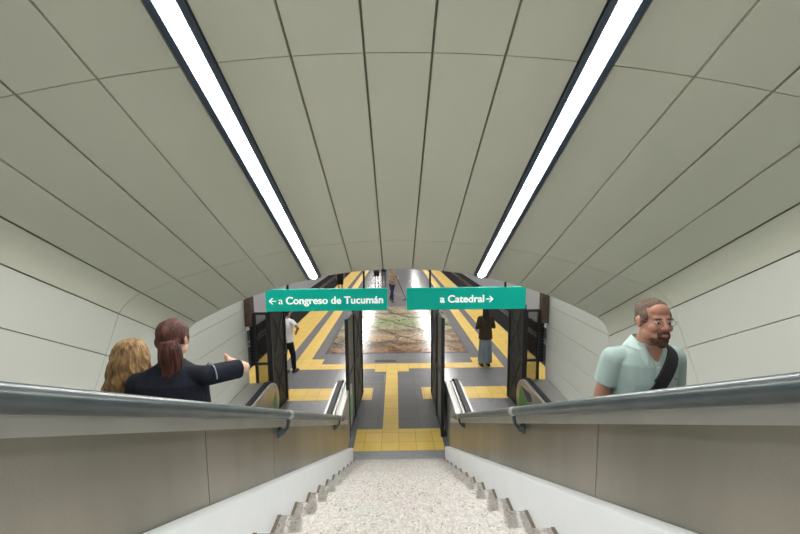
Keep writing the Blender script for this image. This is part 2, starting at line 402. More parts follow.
# ------------------------------------------------------------------ balustrade walls beside the stairs, handrails
def capz(y): return H-.394-.556*(y-.674)
def railz(y): return H-.293-.552*(y-.628)
for sx in (-1, 1):
    side = 'left' if sx < 0 else 'right'
    t = thing('balustrade', f'low brushed steel balustrade wall along the {side} side of the stairs', 'balustrade', (sx*.8, 5.3, 0), group='steel walls beside the stairs')
    seams = [-1.6, .1, 1.38, 3.0, 4.45, 5.3] if sx > 0 else [-1.6, .1, 1.36, 2.1, 4.45, 5.3]
    for a, c in zip(seams, seams[1:]):
        e0, e1 = a+.002, c-.002
        def top(y): return capz(y)+.02 if y < 5.02 else capz(5.02)+.02
        lo = lambda y: .25+.573*(Y0-y)
        poly = [(e0-5.3, lo(e0)), (e1-5.3, max(0, lo(e1)) if e1 < 5.2 else 0)]
        if e1 > 5.02: poly += [(e1-5.3, top(5.02)-.10), (5.10-5.3, top(5.02))]
        else: poly += [(e1-5.3, top(e1))]
        poly += [(e0-5.3, top(e0))]
        b = MB(); b.prism(poly, -sx*.8+sx*.785, -sx*.8+sx*.83)
        b.build('panel', 'steel', t)
    # cap: a slim folded aluminium profile
    b = MB(); pts = [Vector((0, y-5.3, capz(y))) for y in (-1.6, 1, 3, 5.05)]
    pr = [(-.048, 0), (-.048, .050), (-.038, .062), (.18, .062), (.18, 0)]
    b = MB(); rings = []
    for p in pts: rings.append([b.bm.verts.new(p+Vector((sx*u, 0, v))) for u, v in pr])
    for r0, r1 in zip(rings, rings[1:]):
        for k in range(len(pr)): b.bm.faces.new((r0[k], r0[(k+1) % 5], r1[(k+1) % 5], r1[k]))
    b.bm.faces.new(rings[0]); b.bm.faces.new(rings[-1][::-1])
    b.build('cap', 'alu', t)
    # tubular handrail
    t = thing('handrail', f'blue-grey tubular handrail in front of the {side} steel balustrade', 'handrail', (sx*.72, 4.6, 0), group='tubular handrails of the stairs')
    pts = [(0, y-4.6, railz(y)) for y in (-1.5, 0, 1.5, 3, 4.2, 4.46)]
    e = railz(4.46); pts += [(sx*.01, 4.515-4.6, e-.036), (sx*.03, 4.545-4.6, e-.06), (sx*.055, 4.55-4.6, e-.075)]
    MB().tube(pts, .027, 20).build('tube', 'rail', t, smooth=40)
    for y in (.25, 2.2, 4.15):
        z = railz(y)
        b = MB(); b.tube([(0, y-4.6, z-.02), (0, y-4.6, z-.05), (sx*.008, y-4.6, z-.085), (sx*.03, y-4.6, z-.112), (sx*.056, y-4.6, z-.118)], .0115, 12)
        b.cone((sx*.050, y-4.6, z-.118), (sx*.0655, y-4.6, z-.118), .030, .034, 20)
        b.ell((sx*.046, y-4.6, z-.118), (.022, .022, .022))
        b.build('bracket', 'rail', t, smooth=40)
        MB().cone((0, y-4.63, railz(y-.03)), (0, y-4.57, railz(y+.03)), .0285, .0285, 20).build('collar', 'steel2', t, smooth=40)

# ------------------------------------------------------------------ escalators
def esc_nose(y): return 2.8-.577*y
def smooth_top(y, h):
    """z of a line parallel to the steps, levelling out at the landing"""
    a = esc_nose(y)+h; b = h; k = .18
    m = max(a, b); d = abs(a-b)
    return m+ (max(0, k-d))**2/(4*k)
def escalator(sx):
    side = 'left' if sx < 0 else 'right'
    carry = 'carrying two women' if sx < 0 else 'carrying a man in a polo shirt'
    t = thing('escalator', f'steel escalator on the {side} of the stairs {carry}', 'escalator', (sx*1.75, 6.0, 0), group='escalators either side of the stairs')
    def X(x): return sx*(x-1.75)
    def Y(y): return y-6.0
    ys = [-2.0+.25*k for k in range(0, 34)]; ys = [y for y in ys if y <= 6.35]+[6.4]
    for xi, (xa, xb) in enumerate(((.87, 1.17), (2.33, 2.55))):
        topp = [(Y(y), smooth_top(y, .87)) for y in ys]
        nose = [(Y(6.4)+.42*math.sin(a), .45+.42*math.cos(a)) for a in [R(12*k) for k in range(1, 15)]]
        bot = [(Y(6.4), .003), (Y(5.0), .003), (Y(4.0), esc_nose(4.0)-.3), (Y(-2), esc_nose(-2)-.3)]
        b = MB(); b.prism(topp+nose+bot, X(xa), X(xb)); bal = b.build('balustrade', 'deck' if xi == 0 else 'steel', t, smooth=35)
        xc = 1.07 if xi == 0 else 2.42
        # handrail loop
        path = [(X(xc), Y(y), smooth_top(y, .915)) for y in ys]+[(X(xc), Y(6.4)+.455*math.sin(a), .45+.465*math.cos(a)) for a in [R(10*k) for k in range(1, 17)]]
        pr = [(-.040, -.018), (-.040, .010), (-.028, .024), (.028, .024), (.040, .010), (.040, -.018)]
        b = MB(); b.sweep(path, pr, up=[Vector((1, 0, 0))]*len(path)); b.build('moving_handrail', 'black', t, smooth=35)
        # bright edge profiles on both sides of the handrail
        for q in (-1, 1):
            path = [(X(xc)+q*.062, Y(y), smooth_top(y, .885)) for y in ys]+[(X(xc)+q*.062, Y(6.4)+.432*math.sin(a), .45+.435*math.cos(a)) for a in [R(10*k) for k in range(1, 17)]]
            b = MB(); b.sweep(path, [(-.02, -.012), (-.02, .012), (.02, .012), (.02, -.012)], up=[Vector((1, 0, 0))]*len(path)); b.build('edge_profile', 'steel2', t, smooth=35)
    # outer silver deck strip of the inner balustrade
    path = [(X(.905), Y(y), smooth_top(y, .885)) for y in ys]+[(X(.905), Y(6.4)+.43*math.sin(a), .45+.433*math.cos(a)) for a in [R(10*k) for k in range(1, 12)]]
    b = MB(); b.sweep(path, [(-.032, -.012), (-.032, .012), (.032, .012), (.032, -.012)], up=[Vector((1, 0, 0))]*len(path)); b.build('deck_strip', 'steel2', t, smooth=35)
    # wall side deck
    b = MB(); b.prism([(Y(y), smooth_top(y, .72)) for y in ys+[6.9]]+[(Y(6.95), .66), (Y(6.95), .003), (Y(4.9), .003), (Y(4.0), esc_nose(4.0)-.3), (Y(-2), esc_nose(-2)-.3)], X(2.553), X(2.955))
    b.build('wall_deck', 'deck', t, smooth=35)
    # steps
    for k in range(17):
        y1 = 4.85-.4*k; z1 = .231*k
        b = MB(); b.b2(X(1.19), X(2.31), Y(y1-.4), Y(y1), z1-.03, z1)
        b.b2(X(1.19), X(2.31), Y(y1-.012), Y(y1), z1-.231, z1-.03)
        for j in range(28): x = 1.21+.04*j; b.b2(X(x), X(x+.014), Y(y1-.395), Y(y1-.004), z1, z1+.006)
        b.build('step', 'steptread', t)
    MB().b2(X(1.19), X(2.31), Y(4.852), Y(5.9), -.03, 0).build('flat_step', 'steptread', t)
    MB().b2(X(1.19), X(2.31), Y(5.88), Y(6.02), .001, .012).build('comb_plate', 'alu', t)
    MB().b2(X(1.19), X(2.31), Y(6.02), Y(7.58), .001, .008).build('floor_plate', 'plate', t)
    b = MB(); b.prism([(Y(5.6), -.05), (Y(4.9), -.06), (Y(-2), esc_nose(-2)-.32), (Y(-2), esc_nose(-2)-.95), (Y(4.2), esc_nose(4.2)-.9), (Y(5.6), -.6)], X(1.19), X(2.31))
    b.build('truss_cover', 'dark', t)
    # stickers near the newels
    if sx > 0:
        xs = 2.328; b = MB(); b.prism([(Y(6.66), .30), (Y(6.64), .72), (Y(6.2), .56), (Y(6.0), .68), (Y(5.5), .46), (Y(5.5), .30)], X(xs), X(xs-.002)); b.build('green_sticker', 'sticker', t)
        MB().prism([(Y(6.58), .74), (Y(6.1), .80), (Y(6.0), .70), (Y(6.2), .60)], X(xs), X(xs-.002)).build('navy_sticker', 'stickerblue', t)
    else:
        xs = 2.328; MB().prism([(Y(6.70), .30), (Y(6.66), .66), (Y(6.5), .55), (Y(6.46), .22)], X(xs), X(xs-.002)).build('green_sticker', 'sticker', t)
    MB().prism([(Y(6.7), .3), (Y(6.7), .68), (Y(6.3), .68), (Y(6.3), .3)], X(.869), X(.867)).build('green_sticker', 'sticker', t)
    return t
escalator(-1); escalator(1)

# ------------------------------------------------------------------ platform, tracks, station shell
b = MB(); YE = 62
b.prism([(-.86, Y0+.002), (.86, Y0+.002), (.86, 5.9), (2.96, 5.9), (2.96, 7.06), (4.0, 7.06), (4.0, YE), (-4.0, YE), (-4.0, 7.06), (-2.96, 7.06), (-2.96, 5.9), (-.86, 5.9)], -.25, 0, axis='z')
struct(b.build('floor', 'floor'))
MB().b2(-3.7, 3.7, 7.1, YE, -1.3, -.25).build('trim_4', 'concrete')['kind'] = 'structure'
b = MB()
for sx in (-1, 1): b.b2(sx*3.7, sx*7.3, 7.06, YE, -1.3, -1.15)
tb = b.build('floor', 'trackbed'); struct(tb)
for sx, nm in ((-1, 'wall_far_left'), (1, 'wall_far_right')):
    b = MB(); b.b2(sx*7.3, sx*7.5, 7.0, YE, -1.3, 4.7); struct(b.build(nm, 'station_wall'))
    b = MB(); b.b2(sx*3.085, sx*7.3, 7.0, 7.06, -1.3, 4.7); struct(b.build('wall_portal_left' if sx < 0 else 'wall_portal_right', 'station_wall'))
    for y0 in (0,):
        for dx in (4.85, 6.29):
            side = 'left' if sx < 0 else 'right'; wh = 'nearer the platform' if dx < 5 else 'nearer the station wall'
            b = MB(); b.b2(sx*(dx-.035), sx*(dx+.035), 7.2, YE-.2, -1.02, -.98); b.b2(sx*(dx-.01), sx*(dx+.01), 7.2, YE-.2, -1.14, -1.02); b.b2(sx*(dx-.07), sx*(dx+.07), 7.2, YE-.2, -1.15, -1.135)
            tag(b.build('track_rail', 'railsteel'), f'steel running rail in the {side} track pit, the one {wh}', 'rail', 'running rails')
struct(MB().b2(-7.5, 7.5, YE, YE+.2, -1.3, 4.7).build('wall_back', 'station_wall'))
struct(MB().b2(-7.5, 7.5, YP, YE, 4.6, 4.8).build('ceiling', 'stationceil'))
for sx in (-1, 1):
    side = 'left' if sx < 0 else 'right'
    t = thing('linear_ceiling_light', f'continuous strip light above the {side} side of the platform', 'ceiling light', (sx*2.6, 5.3, 4.4), group='strip lights above the platform')
    MB().b2(-.14, .14, 0, 50, .02, .1).build('housing', 'rail_dark', t)
    MB().b2(-.135, .135, .01, 49.99, -.02, .02).build('diffuser', 'stationlamp', t)
    for y in (1, 15, 30, 48): MB().cone((0, y, .1), (0, y, .2), .01, .01, 8).build('hanger', 'dark', t)

def strip(x0, x1, y0, y1, label, z=.004, group='yellow tactile paving'):
    o = MB().b2(x0, x1, y0, y1, 0, z).build('tactile_paving', 'tactile')
    return tag(o, label, 'tactile paving', group)
strip(-.775, .775, 5.75, 6.42, 'yellow tactile band straight across the foot of the stairs')
strip(-.30, .0, 6.422, 9.18, 'narrow yellow tactile path leading ahead from the foot of the stairs')
strip(-.60, .30, 9.18, 9.378, 'short yellow tactile block where the centre path meets the cross band')
strip(-2.87, 2.87, 9.38, 9.75, 'thin yellow tactile band crossing the platform in front of the floor painting')
strip(-2.87, -2.1, 9.752, 10.15, 'small yellow tactile patch at the left end of the cross band')
strip(2.1, 2.87, 9.752, 10.15, 'small yellow tactile patch at the right end of the cross band')
strip(-2.87, -2.47, 10.152, 60, 'narrow yellow guide strip running away along the left of the floor painting')
strip(2.47, 2.87, 10.152, 60, 'narrow yellow guide strip running away along the right of the floor painting')
strip(-3.97, -3.15, 7.6, 60, 'wide yellow warning strip along the left platform edge')
strip(3.15, 3.97, 7.6, 60, 'wide yellow warning strip along the right platform edge')
strip(-2.55, -.58, 7.6, 8.2, 'yellow tactile rectangle at the landing of the left escalator')
strip(.55, 2.55, 7.6, 8.2, 'yellow tactile rectangle at the landing of the right escalator')
for sx in (-1, 1):
    pass
o = MB().b2(-.775, .775, Y0+.035, 5.745, 0, .003).build('threshold_plate', 'concrete'); tag(o, 'grey strip between the last stair and the yellow tactile band', 'floor strip')
o = MB().b2(-.64, -.04, 9.90, 10.02, 0, .004).build('floor_slot', 'black'); tag(o, 'short dark slot grate in the floor before the painting', 'floor grate')
b = MB(); b.prism([(-.5, 0), (-.12, 0), (-.12, -.0), (-.5, 0)], 0, .001, axis='z') if False else None
t = thing('floor_painting', 'large painted landscape in greens and browns covering the centre of the platform', 'floor painting', (0, 10.6, 0))
MB().b2(-2.1, 2.1, .06, 6.6, 0, .004).build('picture', 'mural', t)
b = MB(); b.b2(-2.17, -2.1, 0, 6.66, 0, .005); b.b2(2.1, 2.17, 0, 6.66, 0, .005); b.b2(-2.1, 2.1, 0, .06, 0, .005); b.b2(-2.1, 2.1, 6.6, 6.66, 0, .005)
b.build('border', 'dark', t)
# inspection cover outline beside the centre path
o = MB(); 
for (xa, xb, ya, yb) in ((-1.0, -.32, 8.98, 8.995), (-1.0, -.985, 8.5, 8.98), (-1.0, -.32, 8.5, 8.515), (-.335, -.32, 8.515, 8.98)): o.b2(xa, xb, ya, yb, 0, .003)
tag(o.build('inspection_cover', 'concrete'), 'square inspection cover set in the grey floor left of the centre path', 'floor hatch')

# portal edges
for sx in (-1, 1):
    side = 'left' if sx < 0 else 'right'
    prof = [(2.958, 1.86), (2.83, 1.86), (2.83, 3.2), (2.958, 3.2)]
    b = MB(); b.prism([(sx*u, v) for u, v in prof], 6.9, 7.06, axis='y')
    tag(b.build('edge_board', 'brown'), f'brown weathered board capping the {side} edge of the cream wall lining', 'board', 'edge boards')
    t = thing('louvre_box', f'black ribbed box on the wall edge under the {side} brown board', 'vent box', (sx*2.9, 7.16, 1.0), group='wall edge boxes')
    MB().b2(-.05, .05, -.06, .05, 0, .84).build('case', 'dark', t)
    b = MB()
    for k in range(12): b.b2(-.058, .058, -.072, -.05, .03+k*.067, .06+k*.067)
    b.build('slats', 'black', t)

# ------------------------------------------------------------------ folding gates
def leaf(t, p0, p1, z0, z1, sheet, brace=False):
    p0 = Vector(p0); p1 = Vector(p1); d = (p1-p0); L = d.length; ang = math.atan2(d.y, d.x); rot = Matrix.Rotation(ang, 3, 'Z'); c = (p0+p1)/2
    f = MB(); w = .045
    for s in (0, 1):
        q = p0+d*(w/2/L) if s == 0 else p1-d*(w/2/L); f.box((q.x, q.y, (z0+z1)/2), (w, .05, z1-z0), rot)
    for z in (z0+w/2, z1-w/2, (z0+z1)/2): f.box((c.x, c.y, z), (L-2*w, .045, w), rot)
    fr = f.build('frame', 'dark', t)
    s = MB(); s.box((c.x, c.y, (z0+z1)/2), (L-2*w, .008, z1-z0-2*w), rot); s.build('infill_sheet', sheet, t)
    if brace:
        zm = (z0+z1)/2
        for za, zb in ((z0+.1, zm-.05), (zm+.05, z1-.1)):
            for u, v in ((za, zb), (zb, za)):
                b = MB()
                for off in (-.014, .014):
                    n = Vector((-d.y, d.x, 0)).normalized()*off
                    a = Vector((p0.x, p0.y, u))+d*.1+n; e = Vector((p0.x, p0.y, v))+d*.9+n
                    b.tube([a, e], .009, 6)
                b.build('brace', 'greysheet', fr)
M['smoke'] = mat('smoked_glass', (.10, .105, .09), .15); M['smoke'].node_tree.nodes['Principled BSDF'].inputs['Transmission Weight'].default_value = 1.; M['smoke'].node_tree.nodes['Principled BSDF'].inputs['IOR'].default_value = 1.05
M['smoke'].node_tree.nodes['Principled BSDF'].inputs['Base Color'].default_value = (.42, .42, .38, 1)
for (nm, x0, x1, x2, ys, lab, sh) in (('i', -.89, -.86, -.80, (6.16, 6.9, 7.83), 'dark folding gate standing open between the left escalator and the stairs', 'greysheet'),
                                      ('i', .785, .775, .765, (6.16, 6.9, 7.83), 'dark folding gate standing open between the right escalator and the stairs', 'greysheet'),
                                      ('o', -2.60, -2.50, -2.42, (6.96, 7.12, 7.62), 'dark folding gate on the wall side of the left escalator landing', 'smoke'),
                                      ('o', 2.54, 2.44, 2.36, (6.96, 7.12, 7.62), 'dark folding gate on the wall side of the right escalator landing', 'smoke')):
    if nm == 'i':
        t = thing('folding_gate', lab, 'gate', (0, 0, 0), group='folding gates at the platform')
        leaf(t, (x0, ys[0]+.02, 0), (x1, ys[1]-.03, 0), .05, 2.15, sh)
        leaf(t, (x1, ys[1]+.03, 0), (x2, ys[2], 0), .05, 2.17, 'grate', True)
        b = MB(); b.b2(x0-.03, x0+.03, ys[0]-.03, ys[0]+.015, 0.006, 2.17); b.build('post', 'dark', t)
        b = MB(); b.b2(x1-.03, x1+.03, ys[1]-.025, ys[1]+.025, 0.006, 2.22); b.build('post', 'dark', t)
        for z in (.25, 1.1, 1.9): MB().cone((x1-.035, ys[1], z), (x1-.035, ys[1], z+.1), .014, .014, 10).build('hinge', 'greysheet', t)
        b = MB(); b.cone((x2, ys[2]+.02, .003), (x2, ys[2]+.02, .12), .012, .012, 8).ell((x2, ys[2]+.02, .1), (.03, .03, .03)); b.build('floor_bolt', 'black', t)
    else:
        sx = -1 if x0 < 0 else 1
        t = thing('folding_gate', lab, 'gate', (0, 0, 0), group='folding gates at the platform')
        leaf(t, (sx*2.82, 6.98, 0), (sx*2.53, 6.98, 0), .05, 2.12, 'smoke')
        leaf(t, (sx*2.50, 7.0, 0), (sx*2.41, 7.60, 0), .05, 2.17, 'grate', True)
        b = MB(); b.b2(sx*2.535, sx*2.475, 6.955, 7.0, .006, 2.22); b.build('post', 'dark', t)

# ------------------------------------------------------------------ direction signs
def text_mesh(body, size, bold, width, parent, x, z, y):
    c = bpy.data.curves.new('t', 'FONT'); c.body = body; c.size = size; c.offset = bold; c.extrude = .002; c.align_x = 'LEFT'
    o = bpy.data.objects.new('t', c); COL.objects.link(o)
    dg = bpy.context.evaluated_depsgraph_get(); dg.update()
    me = bpy.data.meshes.new_from_object(o.evaluated_get(dg)); bpy.data.objects.remove(o)
    xs = [v.co.x for v in me.vertices]; a, w = min(xs), max(xs)-min(xs)
    for v in me.vertices:
        v.co = Vector((x+(v.co.x-a)*width/w, y-v.co.z, z+v.co.y))
    me.materials.clear(); me.materials.append(M['signwhite'])
    if bold:
        q = bmesh.new()
        for dx, dz in ((-.0035, 0), (.0035, 0), (0, .0025), (0, -.0025)):
            n0 = len(q.verts); q.from_mesh(me); q.verts.ensure_lookup_table()
            bmesh.ops.translate(q, vec=(dx, dx*.02+dz*.03, dz), verts=q.verts[n0:])
        q.to_mesh(me); q.free()
    ob = bpy.data.objects.new('lettering', me); COL.objects.link(ob); ob.parent = parent
    return ob
def arrow(parent, x, z, y, w, d):
    b = MB(); h = w*.46; r = .0085
    tip = x if d < 0 else x+w
    def bar(p, q):
        p = Vector(p); q = Vector(q); v = q-p; ang = math.atan2(v.y, v.x)
        b.box(((p.x+q.x)/2, y, (p.y+q.y)/2), (v.length+r, .004, 2*r), Matrix.Rotation(-ang, 3, 'Y'))
    bar((x, z), (x+w, z)); bar((tip, z), (tip-d*h, z+h)); bar((tip, z), (tip-d*h, z-h))
    b.build('arrow', 'signwhite', parent)
YS = 6.6
def px2x(u, y=YS-.03): return (u-395.5)/F_PX*(y*1.008)-.03
def sign(u0, u1, zb, zt, label, texts, arr, hang):
    x0, x1 = px2x(u0), px2x(u1); xc = (x0+x1)/2
    t = thing('direction_sign', label, 'sign', (xc, YS, zb), group='hanging direction signs')
    b = MB(); b.b2(x0-xc, x1-xc, -.03, .03, 0, zt-zb); b.bevel(.004, 1); b.build('board', 'green_sign', t)
    for u in hang:
        x = px2x(u, YS)-xc
        MB().b2(x-.017, x+.017, -.017, .017, zt-zb, 4.6-zb).build('hanger', 'black', t)
    zm = (zt-zb)*.5
    for s, ua, ub, size, bold in texts:
        text_mesh(s, size, bold, px2x(ub)-px2x(ua), t, px2x(ua)-xc, zm-.068, -.033)
    ua, ub, d = arr; arrow(t, px2x(ua)-xc, zm-.012, -.034, px2x(ub)-px2x(ua), d)
sign(265, 387, 2.225, 2.635, 'teal hanging sign reading a Congreso de Tucumán with a left arrow', [('a', 278, 282.4, .19, .0), ('Congreso de Tucumán', 285.5, 382.6, .19, .0015)], (269, 275.5, -1), (287.5, 363.7))
sign(406.4, 527, 2.225, 2.635, 'teal hanging sign reading a Catedral with a right arrow', [('a', 440.2, 444.8, .19, .002), ('Catedral', 448.2, 484.5, .19, .0015)], (486.8, 493.3, 1), (430, 505.8))

# ------------------------------------------------------------------ people
M['skin_tan'] = mat('tanned_skin', (.43, .215, .15), .5, 0, .4, .12, 30, .04, 300)
M['skin_fair'] = mat('fair_skin', (.68, .42, .32), .5, 0, .4, .1, 30)
M['skin_mid'] = mat('medium_skin', (.42, .24, .16), .5, 0, .4, .1, 30)
M['polo'] = mat('pale_aqua_pique', (.36, .47, .45), .85, 0, .2, .08, 9, .35, 400)
M['polo_edge'] = mat('pale_aqua_rib', (.40, .51, .49), .85, 0, .2)
M['black_cloth'] = mat('black_jersey', (.012, .015, .024), .85, 0, .2, .35, 10, .5, 25)
M['strap'] = mat('black_webbing', (.018, .018, .022), .7, 0, .3, .2, 60)
M['jeans'] = mat('blue_denim', (.06, .09, .16), .85, 0, .2, .3, 20)
M['paledenim'] = mat('pale_denim', (.22, .28, .32), .85, 0, .2, .4, 9, .4, 16, stretch=(1, 1, .2))
M['hair_short'] = mat('short_greying_brown_hair', (.11, .065, .042), .8, 0, .2, .55, 70, .7, 260, vcol=(.17, .135, .115))
M['beard'] = mat('dark_brown_beard', (.06, .03, .02), .8, 0, .2, .5, 90, .8, 220, vcol=(.13, .07, .045))
M['blonde'] = mat('wavy_golden_hair', (.46, .29, .13), .6, 0, .3, .8, 42, .6, 110, vcol=(.06, .03, .014), stretch=(1, 1, .22))
M['auburn'] = mat('dark_auburn_hair', (.125, .045, .033), .6, 0, .3, .6, 60, .6, 120, vcol=(.03, .013, .012), stretch=(1, 1, .18))
M['darkhair'] = mat('black_hair', (.012, .009, .008), .5, 0, .4)
M['white_shirt'] = mat('white_tshirt', (.78, .78, .80), .85, 0, .2, .06, 12)
M['brown_jacket'] = mat('brown_jacket_cloth', (.055, .038, .022), .85, 0, .2, .3, 16, .4, 30)
M['purple'] = mat('dark_purple_workwear', (.035, .025, .075), .85, 0, .2)
M['tan_shirt'] = mat('tan_workshirt', (.33, .26, .19), .85, 0, .2, .3, 14)
M['grey_cloth'] = mat('grey_cloth', (.10, .11, .13), .85, 0, .2)
M['shoe'] = mat('dark_shoe', (.02, .018, .018), .5)
M['lens'] = mat('glasses_frame', (.25, .24, .24), .3, .8)
M['eye'] = mat('eye_white', (.7, .68, .65), .3); M['iris'] = mat('brown_iris', (.04, .02, .01), .2)
M['lip'] = mat('lips', (.42, .17, .13), .5)
M['grey_line'] = mat('grey_piping', (.28, .30, .33), .6)

def V(*a): return Vector(a)
def hand(mb, w, d, side, k=1., curl=.5):
    """palm and five fingers from wrist w, pointing along d; side: +1/-1 thumb side"""
    d = Vector(d).normalized(); up = V(0, 1, 0) if abs(d.y) < .8 else V(0, 0, 1)
    sd = d.cross(up).normalized()*side; n = sd.cross(d).normalized()
    c = w+d*.05*k
    rot = Matrix((sd, n, d)).transposed()
    mb.ell(c, (.040*k, .017*k, .05*k), rot)
    for i, (o, l) in enumerate(((-.028, .058), (-.010, .070), (.010, .076), (.028, .066))):
        a = w+d*.085*k+sd*o*k; m = a+d*l*.5*k+n*curl*.012*k; e = m+d*l*.42*k+n*curl*.03*k
        mb.cone(a-d*.02*k, m, .0095*k, .0088*k, 10, True); mb.cone(m, e, .0088*k, .0072*k, 10, True)
    a = w+d*.03*k+sd*.028*k; m = a+d*.03*k+sd*.028*k; e = m+d*.032*k+sd*.006*k+n*.01*k
    mb.cone(a, m, .012*k, .010*k, 10, True); mb.cone(m, e, .010*k, .008*k, 10, True)

def head_mesh(mb, c, rot, k=1., fem=False, neckb=None):
    def P(x, y, z): return Vector(c)+rot@(V(x, y, z)*k)
    def E(x, y, z, a, b, d): mb.ell(P(x, y, z), (a*k, b*k, d*k), rot, 20)
    E(0, -.012, .036, .074, .093, .084); E(0, .020, -.02, .062, .068, .088)
    E(0, .036, -.075, .050, .048, .038); E(0, .066, -.096, .024, .022, .019)
    E(0, .066, .027, .048, .020, .013); E(0, .050, .062, .052, .032, .042)
    for s in (-1, 1):
        E(s*.036, .060, -.028, .026, .026, .026); E(s*.078, -.004, -.006, .010, .020, .032); E(s*.081, -.012, .004, .009, .014, .02)
        E(s*.045, .02, -.07, .022, .035, .03)
        E(s*.012, .099, -.030, .009, .010, .008)
    mb.cone(P(0, .080, .022), P(0, .108, -.024), .010*k, .013*k, 12, True)
    E(0, .088, -.060, .026, .012, .010); E(0, .086, -.071, .021, .012, .008)

def limb(mb, pts, rs):
    for (a, b, r0, r1) in zip(pts, pts[1:], rs, rs[1:]): mb.cone(a, b, r0, r1, 16, True)

FLIP = [1]
def person(label, loc, rz, h=1.72, vox=.012, skin='skin_mid', top='white_shirt', sleeve=.5, bottom='jeans', blen=1., shoes='shoe', arms=None, legs=None, hair='darkhair', hairfn=None,
           broad=1., headrot=(0, 0, 0), big=False, group=None, girth=1., lean=0, skirt=False, neckf=0.0, long_top=0.):
    k = h/1.75; t = thing('person', label, 'person', loc, rz, group)
    def S(x, y, z): return V(x*k, y*k, z*k)
    lg = legs or {}
    J = {}
    for s, q in ((-1, 'l'), (1, 'r')):
        hip, kn, an = lg.get(q, ((s*.09, 0, .90), (s*.095, .02, .48), (s*.10, 0, .08)))
        J['hip'+q] = S(*hip); J['kn'+q] = S(*kn); J['an'+q] = S(*an)
        sh, el, wr = (arms or {}).get(q, ((s*.185*broad, 0, 1.42), (s*.24*broad, -.02, 1.14), (s*.23*broad, .06, .90)))
        J['sh'+q] = S(*sh); J['el'+q] = S(*el); J['wr'+q] = S(*wr)
    L0 = lean
    # body
    mb = MB()
    for q in 'lr':
        limb(mb, [J['hip'+q], J['kn'+q], J['an'+q]], [.085*k*girth, .055*k, .038*k])
        f = J['an'+q]; mb.cone(f+S(0, -.03, -.045), f+S(0, .13, -.055), .035*k, .028*k, 12, True)
        limb(mb, [J['sh'+q], J['el'+q], J['wr'+q]], [.05*k, .038*k, .026*k])
        hand(mb, J['wr'+q], J['wr'+q]-J['el'+q], (-1 if q == 'r' else 1)*FLIP[0], k)
    W = .135*broad
    mb.loft([(.82*k, 0, 0, W*k*1.05*girth, .10*k*girth), (.92*k, 0, 0, .16*k*girth*broad, .11*k*girth), (1.08*k, 0, L0*.2*k, .135*k*girth*broad, .09*k*girth), (1.28*k, 0, L0*.6*k, .16*k*broad, .105*k*girth), (1.40*k, 0, L0*.9*k, .16*k*broad, .085*k), (1.46*k, 0, L0*k, .09*k, .06*k)], 24, 2.3)
    hc = S(0, L0+.02+neckf, 1.62); hr = Matrix.Rotation(headrot[2], 3, 'Z')@Matrix.Rotation(headrot[0], 3, 'X')@Matrix.Rotation(headrot[1], 3, 'Y')
    mb.cone(S(0, L0-.005, 1.42), hc+hr@S(0, -.015, -.04), .062*k, .054*k, 18, True)
    head_mesh(mb, hc, hr, k)
    body = mb.blob('body', skin, t, vox, 3 if big else 2)
    # top
    mb = MB()
    g = .012*k
    if top:
        zl = (.86-long_top)*k
        mb.loft([(zl, 0, 0, .165*k*girth*broad+g+long_top*.1, .115*k*girth+g+long_top*.1), (.95*k, 0, 0, .162*k*girth*broad+g, .115*k*girth+g), (1.10*k, 0, L0*.25*k, .148*k*girth*broad+g, .102*k*girth+g), (1.27*k, 0, L0*.6*k, .168*k*broad+g, .112*k*girth+g),
                 (1.37*k, 0, L0*.85*k, .172*k*broad+g, .098*k*max(1, girth*.95)+g), (1.43*k, 0, L0*.95*k, .135*k*broad+g, .078*k+g), (1.475*k, 0, L0*k, .075*k+g, .062*k+g), (1.49*k, 0, L0*k, .066*k+g*.6, .060*k+g*.6)], 28, 2.35)
        for q in 'lr':
            a, e, w = J['sh'+q], J['el'+q], J['wr'+q]
            mb.ell(a, (.062*k,)*3)
            mb.cone(S(0, L0*.9, 1.41), a, .062*k, .060*k, 16, True)
            if sleeve <= 1: mb.cone(a, a+(e-a)*sleeve, .064*k, .064*k*(.98 if big else .9), 20)
            else:
                mb.cone(a, e, .062*k, .052*k, 16, True); mb.cone(e, e+(w-e)*.95, .052*k, .042*k, 16)
        tp = mb.blob('shirt', top, t, vox, 3)
        if big: tp['label'] = None; del tp['label']
    else: tp = body
    # bottom
    mb = MB()
    if skirt:
        mb.loft([(.12*k, 0, 0, .20*k, .17*k), (.4*k, 0, 0, .195*k, .16*k), (.7*k, 0, 0, .18*k, .14*k), (.9*k, 0, 0, .165*k, .12*k), (1.0*k, 0, 0, .14*k, .10*k)], 48, 2, fn=lambda a, u: 1+.05*(1-u)*math.cos(9*a))
        mb.blob('skirt', bottom, t, vox, 1)
    else:
        mb.loft([(.82*k, 0, 0, .165*k*girth, .108*k*girth), (.92*k, 0, 0, .163*k*girth*broad+g*.5, .112*k*girth+g*.5), (1.0*k, 0, 0, .15*k*girth*broad+g*.5, .1*k*girth+g*.5)], 24, 2.2)
        for q in 'lr':
            a, e, w = J['hip'+q], J['kn'+q], J['an'+q]
            mb.cone(a, e, .098*k*girth, .070*k*(1.25 if blen < .9 else 1), 18, blen >= .9)
            mb.ell(a, (.098*k*girth,)*3)
            if blen >= .9: mb.cone(e, w+(e-w)*.02, .070*k, .056*k, 16)
        mb.blob('trousers' if blen >= .9 else 'shorts', bottom, t, vox, 2)
    for q in 'lr':
        f = J['an'+q]; m = MB(); m.ell(f+S(0, .055, -.048), (.046*k, .135*k, .034*k)); m.ell(f+S(0, -.02, -.03), (.042*k, .055*k, .05*k)); m.b2(f.x-.042*k, f.x+.042*k, f.y-.07*k, f.y+.17*k, f.z-.08*k, f.z-.062*k)
        m.blob('shoe', shoes, t, max(vox, .009), 2)
